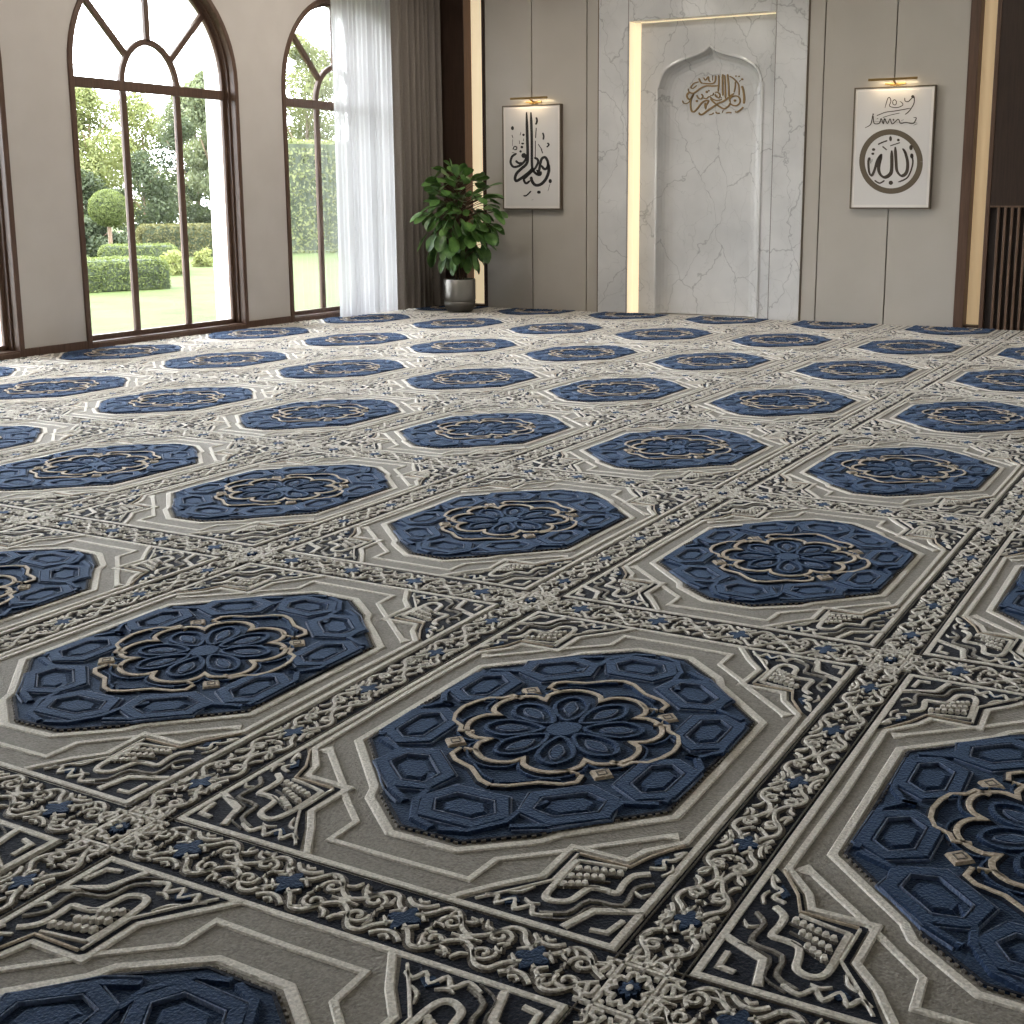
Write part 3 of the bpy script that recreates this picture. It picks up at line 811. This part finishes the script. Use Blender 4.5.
S_A = [([(345,232),(350,400),(354,560),(345,610),(305,648),(272,680),(258,715),(268,738),(310,715),(370,668),(390,640)],21),
 ([(378,232),(384,420),(386,620),(400,665),(425,688),(448,690),(452,665)],19),
 ([(418,268),(424,295),(414,322)],14),([(418,345),(413,420)],14),([(412,440),(411,562)],11),
 ([(402,565),(425,575),(432,598),(412,640),(385,668),(345,705),(325,728),(342,756),(372,735)],17),
 ([(425,690),(440,655),(448,610),(460,572),(485,562),(505,598),(500,638),(478,648),(455,620)],19),
 ([(505,600),(512,660),(490,722),(452,762),(412,768),(386,738),(380,705)],22),
 ([(420,655),(440,685)],26),
 ([(270,535),(236,558),(224,602),(246,634),(290,626),(330,592),(347,555)],17),([(262,588),(285,606),(312,605)],16),
 ([(325,550)],19),([(300,520)],9),([(310,488)],10),([(316,462)],11,7),([(322,398)],9),([(302,380),(296,402)],9),
 ([(238,350)],11,15),([(234,400),(242,422)],11),([(239,432),(238,480)],5),([(242,508),(252,485),(270,488),(268,505),(250,508)],8),([(234,530),(252,530)],9),
 ([(290,440),(292,465)],8),([(324,425),(320,445)],7),([(433,465),(460,505)],13),([(455,500),(466,532)],16),([(466,380),(474,405),(470,432)],12),([(500,455),(513,468),(496,487)],11),
 ([(322,848),(345,846),(380,812)],11),([(438,821)],14,12),([(522,738)],12,16),([(522,755),(505,812)],5),([(384,880),(396,876)],4)]
picture(-7.442, -6.550, 1.355, 2.725, 'framed black calligraphy on white in a thin bronze frame, beside the plant',
        [('calligraphy', S_A, M_INK)], [(160,190),(600,165),(600,950),(168,950)])
S_RING = [([(390+186*math.cos(t), 647+190*math.sin(t)) for t in np.linspace(0, 2*PI, 49)], 36)]
S_B = [([(420,552),(424,640),(430,705),(458,738),(490,716),(498,655),(484,590),(466,562)],22,K),
 ([(397,575),(397,680),(388,725),(352,748),(322,728),(312,680),(332,598)],24,K),([(332,598),(304,640),(286,700),(266,738),(250,712),(246,650),(254,620)],17,K),
 ([(525,600),(531,650),(518,705),(492,752),(440,778)],10),([(520,556)],11,17),([(525,610)],11,17),
 ([(338,550),(365,572)],18),([(388,546),(450,525)],15),([(390,500)],9,17),([(440,508)],9),([(308,538),(335,525),(370,512)],9),([(280,570)],11,9),([(275,597)],10,8),
 ([(257,622),(262,660)],9),([(268,650),(270,632)],8),([(285,768),(318,786),(350,768)],10),([(390,783)],14),([(436,778),(470,768)],11),
 ([(480,575),(484,600)],16)]
S_C = [([(355,305),(372,250),(385,238),(394,262),(385,292),(420,302),(455,296),(472,280),(452,262)],5),([(405,262),(418,252),(430,265),(424,285),(408,280),(405,262)],5),
 ([(484,240),(486,260),(508,262),(538,232),(545,242),(540,280),(510,325),(484,346)],6),([(535,232)],10),([(300,355),(360,332),(430,322),(520,305)],5),([(340,366),(390,350),(452,336)],4),
 ([(225,432),(262,408),(276,352),(284,402),(318,402),(330,372),(344,406),(352,372),(370,404),(388,374),(402,406),(440,376),(455,402),(490,396),(535,402),(556,368),(538,364)],6),
 ([(275,390),(560,398)],3),([(538,414),(562,404)],5),([(300,375),(312,372)],6),([(355,378)],6),([(410,380)],6),([(460,385),(475,378)],5),([(278,345)],5),([(545,235),(528,232)],8)]
picture(-2.646, -1.706, 1.375, 2.766, 'framed round brown calligraphy emblem with script above, right of the mihrab',
        [('emblem_ring', S_RING, M_RING), ('calligraphy', S_B, M_INKB), ('inscription', S_C, M_INKB)], [(155,180),(685,155),(632,950),(122,952)])

def picture_light(x0, x1, z, label):
    xc = (x0+x1)/2
    t = empty('picture_light', (xc, BW, z)); tag(t, label, 'picture light', 'brass picture lights')
    k = MB(); k.tube([(x0, BW-.15, z), (x1, BW-.15, z)], .014, 12); adopt(k.build('lamp_bar', M_BRASS, smooth=False), t)
    k = MB()
    k.tube([(xc, BW-.004, z-.045), (xc, BW-.07, z-.03), (xc, BW-.15, z)], .009, 8)
    adopt(k.build('arm', M_BRASS), t)
    k = MB(); k.box(xc-.12, xc+.12, BW-.024, BW-.001, z-.052, z-.030); k.box(xc-.06, xc+.06, BW-.03, BW-.001, z-.066, z-.052)
    adopt(k.build('wall_plate', M_BRASS, bevel=.004), t)
    ld = bpy.data.lights.new('picture_light_beam', 'AREA'); ld.shape = 'RECTANGLE'; ld.size = (x1-x0)*.8; ld.size_y = .02; ld.energy = 0.7; ld.color = (1, .78, .48)
    lo = bpy.data.objects.new('picture_light_beam', ld); col.objects.link(lo); lo.location = (xc, BW-.15, z-.02)
    lo.rotation_euler = (math.radians(32), 0, 0); adopt(lo, t); lo.location = (xc, BW-.15, z-.017)
picture_light(-7.265, -6.710, 2.806, 'slim brass picture light over the left calligraphy, near the plant')
picture_light(-2.463, -1.902, 2.842, 'slim brass picture light over the round emblem picture at right')

# ------------------------------------------------------------------ curtains
def curtain(name, path, z0, z1, folds, amp, m, label, cat, seed, flare=1.0):
    rnd = random.Random(seed)
    p = smooth_path(path, 24); seg = np.linalg.norm(np.diff(p, axis=0), axis=1); s = np.concatenate([[0], np.cumsum(seg)])
    L = s[-1]; n = folds*14; nz = 26
    u = np.linspace(0, L, n+1); X = np.interp(u, s, p[:, 0]); Y = np.interp(u, s, p[:, 1])
    dx, dy = np.gradient(X), np.gradient(Y); q = np.hypot(dx, dy); nx, ny = -dy/q, dx/q
    ph = 2*PI*u/L*folds; jit = np.cumsum([0]+[rnd.uniform(-.12, .12) for _ in range(n)])*.55; am = 1+.35*np.sin(ph*.23+seed)+.2*np.sin(ph*.61+1.3*seed)
    vs = []
    for k in range(nz+1):
        t = k/nz; z = z0+(z1-z0)*t
        a = amp*am*(1.0-.25*t)
        w = a*(np.sin(ph+jit+.25*math.sin(3*t+seed))+.28*np.sin(2*ph+1.1+jit*2))
        for i in range(n+1): vs.append((X[i]+nx[i]*w[i], Y[i]+ny[i]*w[i], z))
    fs = [(k*(n+1)+i, k*(n+1)+i+1, (k+1)*(n+1)+i+1, (k+1)*(n+1)+i) for k in range(nz) for i in range(n)]
    b = MB(); b.add(vs, fs); o = b.build(name, m, smooth=True)
    return tag(o, label, cat)
curtain('sheer_curtain', [(-8.47, 9.98), (-8.47, 10.5), (-8.46, 11.16)], .024, 4.55, 12, .038, M_SHEER,
        'white sheer floor length curtain hanging over the right part of the window', 'curtain', 3)
curtain('drape_curtain', [(-8.455, 11.17), (-8.455, 11.7), (-8.45, 12.24)], .024, 4.55, 9, .062, M_DRAPE,
        'heavy taupe brown floor length drape beside the white sheer curtain', 'curtain', 8)
k = MB(); k.tube([(-8.46, 8.9, 4.60), (-8.46, 12.33, 4.60)], .018, 10)
tag(k.build('curtain_rail', M_BRASS), 'curtain rail above the sheer and the taupe drape', 'curtain rail')

# ------------------------------------------------------------------ potted plant
PX, PY = -7.655, 11.50
pl = empty('potted_plant', (PX, PY, .018)); tag(pl, 'leafy green fig plant in a grey metal pot in front of the light strip', 'potted plant')
k = MB(); k.lathe([(.175, .118), (.206, .140), (.213, .165), (.213, .425), (.208, .432), (.198, .432), (.196, .37)], 48, (PX, PY, .018)); adopt(k.build('pot', M_POT, smooth=True), pl)
pot = bpy.data.objects['pot']
k = MB(); k.lathe([(.0, .0), (.158, .0), (.173, .012), (.204, .078), (.2115, .136), (.175, .139), (0, .135)], 48, (PX, PY, .018)); k.build('pot_base', M_POTB, pot, smooth=True)
k = MB(); k.lathe([(0, .385), (.1, .388), (.189, .375)], 32, (PX, PY, .018)); k.build('soil', M_SOIL, pot, smooth=True)
rnd = random.Random(21)
stems = MB(); leaves = MB()
def leaf(base, d, L, Wd, roll):
    d = Vector(d).normalized(); side = d.cross(Vector((0, 0, 1)))
    side = side.normalized() if side.length > .05 else Vector((1, 0, 0))
    up_ = side.cross(d).normalized()
    side, up_ = side*math.cos(roll)+up_*math.sin(roll), up_*math.cos(roll)-side*math.sin(roll)
    prof = [(0, .03), (.10, .20), (.28, .66), (.5, .96), (.68, 1.0), (.84, .78), (.95, .38), (1.0, .05)]
    vs = []; base = Vector(base)
    for t, w in prof:
        sag = -(t**2)*.30*L
        c = base+d*(t*L)+Vector((0, 0, sag*(.3+.7*abs(d.z-.2))))
        for s_, hh in ((-1, .16), (-.5, .03), (0, -.02), (.5, .03), (1, .16)):
            vs.append(c+side*(s_*w*Wd/2)+up_*(hh*w*Wd*.5))
    fs = [(i*5+j, i*5+j+1, (i+1)*5+j+1, (i+1)*5+j) for i in range(len(prof)-1) for j in range(4)]
    leaves.add(vs, fs)
CZ = 1.29
for sidx in range(5):
    a = sidx*2*PI/5+.4; r = .045
    top = Vector((PX+.16*math.cos(a)*(.6+.5*rnd.random()), PY+.16*math.sin(a), 1.15+.35*rnd.random()))
    b = Vector((PX+r*math.cos(a), PY+r*math.sin(a), .39))
    mid = b.lerp(top, .5)+Vector((.02*math.cos(a*3), .02*math.sin(a*2), 0))
    stems.tube([b, mid, top], [.012, .010, .006], 7)
cnt = 0
while cnt < 240:
    # points of an uneven rounded crown
    a = rnd.uniform(0, 2*PI); cz = rnd.uniform(-1, 1); rr = rnd.random()**.4
    q = math.sqrt(1-cz*cz)
    rx = .53*(1+.12*math.sin(3*a+1)); rz = .66
    p = Vector((PX+.03+rx*rr*q*math.cos(a), PY+.40*rr*q*math.sin(a), CZ+rz*rr*cz))
    if p.z < .76 or (cz < -.45 and rr*q > .75): continue
    d = Vector((math.cos(a)*q*1.0, math.sin(a)*q*.8, cz*.75-.30+rnd.uniform(-.5, .35)))+Vector((rnd.uniform(-.4, .4), rnd.uniform(-.4, .4), 0))
    if d.length < .2: continue
    L = rnd.uniform(.16, .25)
    leaf(p, d, L, L*rnd.uniform(.60, .76), rnd.uniform(-.9, .9))
    ax = Vector((PX+.25*(p.x-PX), PY+.25*(p.y-PY), p.z-.10))
    stems.tube([ax, ax.lerp(p, .6)+Vector((0, 0, .015)), p], [.005, .004, .003], 5)
    cnt += 1
for base, d, L in (((PX+.42, PY-.1, 1.48), (.9, -.2, .30), .30), ((PX+.40, PY-.12, .98), (.9, -.1, -.30), .28), ((PX+.26, PY-.1, 1.74), (.8, -.1, .35), .25),
                   ((PX-.02, PY-.1, 1.82), (-.1, -.1, 1.0), .27), ((PX+.12, PY-.1, 1.78), (.25, -.1, .9), .24), ((PX-.30, PY-.1, 1.62), (-.3, -.2, .8), .20),
                   ((PX-.42, PY-.1, 1.05), (-.5, -.3, -.7), .24), ((PX-.12, PY-.16, .80), (-.1, -.4, -.9), .22), ((PX+.30, PY-.12, .82), (.3, -.2, -.9), .20), ((PX+.44, PY, 1.18), (1, 0, -.1), .24)):
    leaf(base, d, L, L*.50, .3)
    stems.tube([(PX+.3*(base[0]-PX), PY+.3*(base[1]-PY), base[2]-.12), base], [.006, .003], 5)
adopt(stems.build('stem', M_STEM, smooth=True), pl)
adopt(leaves.build('foliage', M_LEAF, smooth=True), pl)

# ------------------------------------------------------------------ garden
GZ = -.15
k = MB(); n = 40
k.add([(LW-.46, -25, GZ), (LW-.46, 60, GZ), (-90, 60, GZ), (-90, -25, GZ)], [(0, 1, 2, 3)])
k.box(-90, LW-.462, -25, 60, GZ-.3, GZ-.02)
lawn = tag(k.build('ground', M_GRASS), kind='structure')
rg = np.random.default_rng(5)
def leafcloud(pos, nrm, size, m, name, parent):
    """many small leaf blades at the given points, roughly facing out"""
    n = len(pos)
    a = rg.normal(size=(n, 3)); a /= np.linalg.norm(a, axis=1)[:, None]
    nn = nrm+.9*rg.normal(size=(n, 3)); nn /= np.linalg.norm(nn, axis=1)[:, None]
    t = np.cross(nn, a); t /= np.linalg.norm(t, axis=1)[:, None]+1e-9
    b = np.cross(nn, t)
    sz = (size*(.6+.8*rg.random(n)))[:, None]
    v = np.stack([pos-t*sz, pos+b*sz*.5, pos+t*sz, pos-b*sz*.5], 1).reshape(-1, 3)
    f = np.arange(4*n).reshape(-1, 4)
    me = bpy.data.meshes.new(name); me.from_pydata(v.tolist(), [], f.tolist()); me.materials.append(m); me.update()
    o = bpy.data.objects.new(name, me); col.objects.link(o)
    return adopt(o, parent) if parent else o
def blob(c, r, n, shell=.55):
    d = rg.normal(size=(n, 3)); d /= np.linalg.norm(d, axis=1)[:, None]
    k_ = (shell+(1-shell)*rg.random(n))[:, None]
    return np.array(c)+d*k_*np.array(r), d
def tree(x, y, top, w, m, label, clear=.35, nb=15, nl=420, size=.062, cat='tree', trunk=.09):
    t = empty('tree' if cat == 'tree' else 'shrub', (x, y, GZ)); tag(t, label, cat, 'trees and shrubs at the end of the lawn')
    H = top-GZ
    k = MB(); k.tube([(x, y, GZ-.05), (x+.05, y, GZ+H*.4), (x, y+.04, GZ+H*.75)], [trunk, trunk*.7, trunk*.3], 8)
    for q in range(4):
        a = q*1.7+x
        k.tube([(x, y, GZ+H*(.3+.1*q)), (x+w*.4*math.cos(a), y+w*.4*math.sin(a), GZ+H*(.5+.1*q))], [trunk*.45, trunk*.15], 6)
    adopt(k.build('trunk', M_STEM, smooth=True), t)
    P_, D_ = [], []
    for q in range(nb):
        f = (q+.5)/nb; zz = GZ+clear*H*.35+(H*(1-clear*.35)-.25)*f
        prof = math.sin(PI*min(1, (.18+.82*f)))**.6
        a = rg.uniform(0, 2*PI); rr = w*.62*prof*rg.random()**.5
        r = w*rg.uniform(.38, .58)*(.55+.45*prof)
        p, d = blob((x+rr*math.cos(a), y+rr*math.sin(a), min(zz, top-r*.55)), (r, r, r*.8), int(nl*2.8) if cat == 'tree' else nl)
        P_.append(p); D_.append(d)
    leafcloud(np.concatenate(P_), np.concatenate(D_), size, m, 'foliage', t)
tree(-35.8, 30.9, 5.6, 2.0, M_F1, 'pale yellow green tree seen in the left pane above the clipped ball shrub', nl=520)
tree(-41.9, 31.3, 6.9, 2.3, M_F2, 'tall grey green tree at the left edge of the arched window', nl=420)
tree(-38.6, 36.2, 5.7, 2.3, M_F1, 'light green tree behind the middle panes of the arched window', nl=420)
tree(-34.3, 34.7, 5.9, 1.7, M_F2, 'grey green tree in the right pane beside the low lime shrubs', nl=420)
tree(-28.6, 29.5, 5.9, 1.15, M_F2, 'slender tree with pale stems by the white window reveal', .9, nl=420)
tree(-29.0, 34.8, 7.3, 2.2, M_F1, 'tall yellow green tree seen through the curtained window', nl=560)
tree(-28.4, 40.6, 8.3, 2.3, M_F2, 'tall grey green tree behind the sheer curtain', nl=420)
tree(-46.5, 31.0, 7.0, 2.4, M_F2, 'distant grey tree at the far left of the garden', nl=300)
for x, y, top, w, m, lab in ((-31.8, 25.4, 2.2, 1.2, M_F3, 'dark shrub behind the clipped ball shrub'), (-29.6, 27.3, 3.0, 1.35, M_F3, 'dark green shrub rising over the olive hedge'),
                       (-26.3, 22.3, 1.15, .95, M_F3, 'low dark shrub left of the olive hedge, behind the ball shrub'), (-26.2, 27.2, 2.3, .8, M_F3, 'dark shrub at the right end of the olive hedge'),
                       (-33.0, 28.0, 2.5, 1.3, M_F3, 'broad dark shrub in the shade under the trees'), (-31.9, 31.4, 4.4, 1.35, M_F3, 'deep green shrub behind the right pane')):
    tree(x, y, top, w, m, lab, .3, 9, 700, .06, 'shrub', .05)
def hedge(name, c, ln, dp, ht, ang, m, label, rnd_=.22, n=9000, size=.022, cat='hedge', group='clipped box hedges on the lawn'):
    t = empty(name, (c[0], c[1], GZ)); tag(t, label, cat, group)
    pos = rg.random((n, 3))*2-1
    ax = rg.integers(0, 5, n)
    for q, (dim, sg) in enumerate(((0, 1), (0, -1), (1, 1), (1, -1), (2, 1))): pos[ax == q, dim] = sg
    hv = np.array([ln/2, dp/2, ht/2]); P_ = pos*hv
    r = min(rnd_, ht*.5, dp*.5); core = np.clip(P_, -(hv-r), hv-r); core[:, 2] = np.clip(P_[:, 2], -hv[2], hv[2]-r)
    d = P_-core; L = np.linalg.norm(d, axis=1)[:, None]+1e-9; nr = d/L; P_ = core+nr*np.minimum(L, r)
    P_ += nr*rg.normal(size=(n, 1))*.012
    ca, sa = math.cos(ang), math.sin(ang)
    Rm = np.array([[ca, -sa, 0], [sa, ca, 0], [0, 0, 1]])
    # inner body so that no light shows through
    nx = 20; body = MB()
    P3 = P_@Rm.T+np.array([c[0], c[1], GZ+ht/2]); nr = nr@Rm.T
    leafcloud(P3, nr, size, m, 'foliage', t)
    hb = hv*.95
    vs = [(x*hb[0]*s, y*hb[1]*s, z) for z, s in ((-hb[2], 1), (hb[2]-r*1.1, 1), (hb[2]-.02, .86)) for x, y in ((-1, -1), (1, -1), (1, 1), (-1, 1))]
    vs = [tuple(np.array(v)@Rm.T+np.array([c[0], c[1], GZ+ht/2])) for v in vs]
    body.add(vs, [(0, 1, 5, 4), (1, 2, 6, 5), (2, 3, 7, 6), (3, 0, 4, 7), (4, 5, 9, 8), (5, 6, 10, 9), (6, 7, 11, 10), (7, 4, 8, 11), (8, 9, 10, 11)])
    adopt(body.build('branches', M_F3), t)
hedge('box_hedge', (-17.10, 13.70), 2.75, 1.15, .58, math.atan2(.94, .34), M_F4, 'nearest clipped box hedge on the lawn, large and rounded', n=12000)
hedge('box_hedge', (-21.05, 18.75), 1.75, .9, .62, math.atan2(.74, .65), M_F4, 'clipped box hedge behind the nearest hedge, in the middle pane', n=6500)
hedge('box_hedge', (-22.2, 17.35), 1.15, .8, .62, math.atan2(.74, .65), M_F4, 'clipped box hedge below the ball shrub in the left pane', n=5000)
hedge('olive_hedge', (-25.7, 25.3), 3.0, .8, .92, math.atan2(.80, .60), M_F5, 'straight olive green hedge across the end of the lawn', n=12000, size=.035)
hedge('tall_hedge', (-23.6, 30.2), 5.0, 1.0, 3.4, math.atan2(.80, .60), M_F1, 'tall yellow green hedge seen through the curtained window', .5, n=16000, size=.06, group='tall hedges')
t = empty('ball_topiary', (-22.85, 19.60, GZ)); tag(t, 'round clipped ball shrub on a short trunk, seen in the left pane', 'shrub')
p, d = blob((-22.85, 19.60, 1.29), (.47, .47, .45), 9000, .93); leafcloud(p, d, .022, M_F4, 'foliage', t)
k = MB(); k.lathe([(.001, -.40), (.22, -.34), (.36, -.18), (.41, 0), (.36, .2), (.22, .34), (.001, .4)], 20, (-22.85, 19.60, 1.29)); adopt(k.build('branches', M_F3, smooth=True), t)
k = MB(); k.tube([(-22.85, 19.60, GZ-.03), (-22.85, 19.60, 1.0)], .05, 8); adopt(k.build('trunk', M_STEM), t)
for x, y, top, w, lab in ((-19.3, 18.05, .42, .32, 'small lime green shrub right of the nearest hedge'), (-21.3, 21.0, .30, .26, 'small lime green shrub farther back near the olive hedge')):
    t = empty('shrub', (x, y, GZ)); tag(t, lab, 'shrub', 'lime green shrubs on the lawn')
    P_, D_ = [], []
    for q in range(7):
        p, d = blob((x+rg.uniform(-.6, .6)*w, y+rg.uniform(-.6, .6)*w, GZ+(top-GZ)*(.12+.62*rg.random())), (w*.6, w*.6, w*.55), 260, .4); P_.append(p); D_.append(d)
    leafcloud(np.concatenate(P_), np.concatenate(D_), .03, M_F6, 'foliage', t)
    k = MB(); k.tube([(x, y, GZ-.03), (x, y, GZ+.3)], .02, 6); adopt(k.build('trunk', M_STEM), t)

# ------------------------------------------------------------------ light
w = bpy.data.worlds.new('sky'); sc.world = w; w.use_nodes = True
bg = w.node_tree.nodes['Background']; bg.inputs['Color'].default_value = (0.90, 0.95, 1.0, 1); bg.inputs['Strength'].default_value = 14.0
sd = bpy.data.lights.new('sun', 'SUN'); sd.energy = 8.0; sd.color = (1, .93, .80); sd.angle = math.radians(1.5)
so = bpy.data.objects.new('sun', sd); col.objects.link(so)
so.rotation_euler = Vector((.10, .45, -.88)).to_track_quat('-Z', 'Y').to_euler(); so.location = (-12, -20, 20)
for c in WC:
    ld = bpy.data.lights.new('window_daylight', 'AREA'); ld.shape = 'RECTANGLE'; ld.size = 2.4; ld.size_y = 3.95
    ld.cycles.is_portal = True
    o = bpy.data.objects.new('window_daylight', ld); col.objects.link(o); o.location = (XO-.03, c, 1.95)
    o.rotation_euler = Vector((1, 0, 0)).to_track_quat('-Z', 'Z').to_euler()
FILL_LIGHTS = [(x, 9.9, 19) for x in (-6.9, -4.5, -2.2, .2)]+[(-7.0, y, 26) for y in (1.4, 4.0, 6.6, 9.0)]+[(x, y, 9) for x in (-3.6, .4) for y in (2.6, 6.8)]  # unseen fill lights under the ceiling, added to brighten walls and carpet
for x, y, e in FILL_LIGHTS:
    ld = bpy.data.lights.new('ceiling_fill', 'AREA'); ld.shape = 'DISK'; ld.size = .5; ld.energy = e; ld.color = (1, .925, .83)
    o = bpy.data.objects.new('ceiling_fill', ld); col.objects.link(o); o.location = (x, y, CH-.02)

# ------------------------------------------------------------------ camera
cd = bpy.data.cameras.new('camera'); co = bpy.data.objects.new('camera', cd); col.objects.link(co)
cd.sensor_fit = 'HORIZONTAL'; cd.sensor_width = 36.0; cd.lens = FPX/1024*36.0
cd.shift_x = -(553.799-512)/1024; cd.shift_y = (447.367-512)/1024
cr, sr = math.cos(ROLL), math.sin(ROLL)
r2 = rt*cr+up*sr; u2 = -rt*sr+up*cr
Mx = Matrix(((r2[0], u2[0], -fw[0], CAM[0]), (r2[1], u2[1], -fw[1], CAM[1]), (r2[2], u2[2], -fw[2], CAM[2]), (0, 0, 0, 1)))
co.matrix_world = Mx
cd.clip_start = .05; cd.clip_end = 300
sc.camera = co
vs = sc.view_settings
vs.view_transform = 'Standard'; vs.look = 'None'; vs.gamma = 1; vs.exposure = 0.5; vs.use_curve_mapping = False
sc.cycles.max_bounces = 8; sc.cycles.diffuse_bounces = 4; sc.cycles.transparent_max_bounces = 12
sc.cycles.sample_clamp_indirect = 6.0
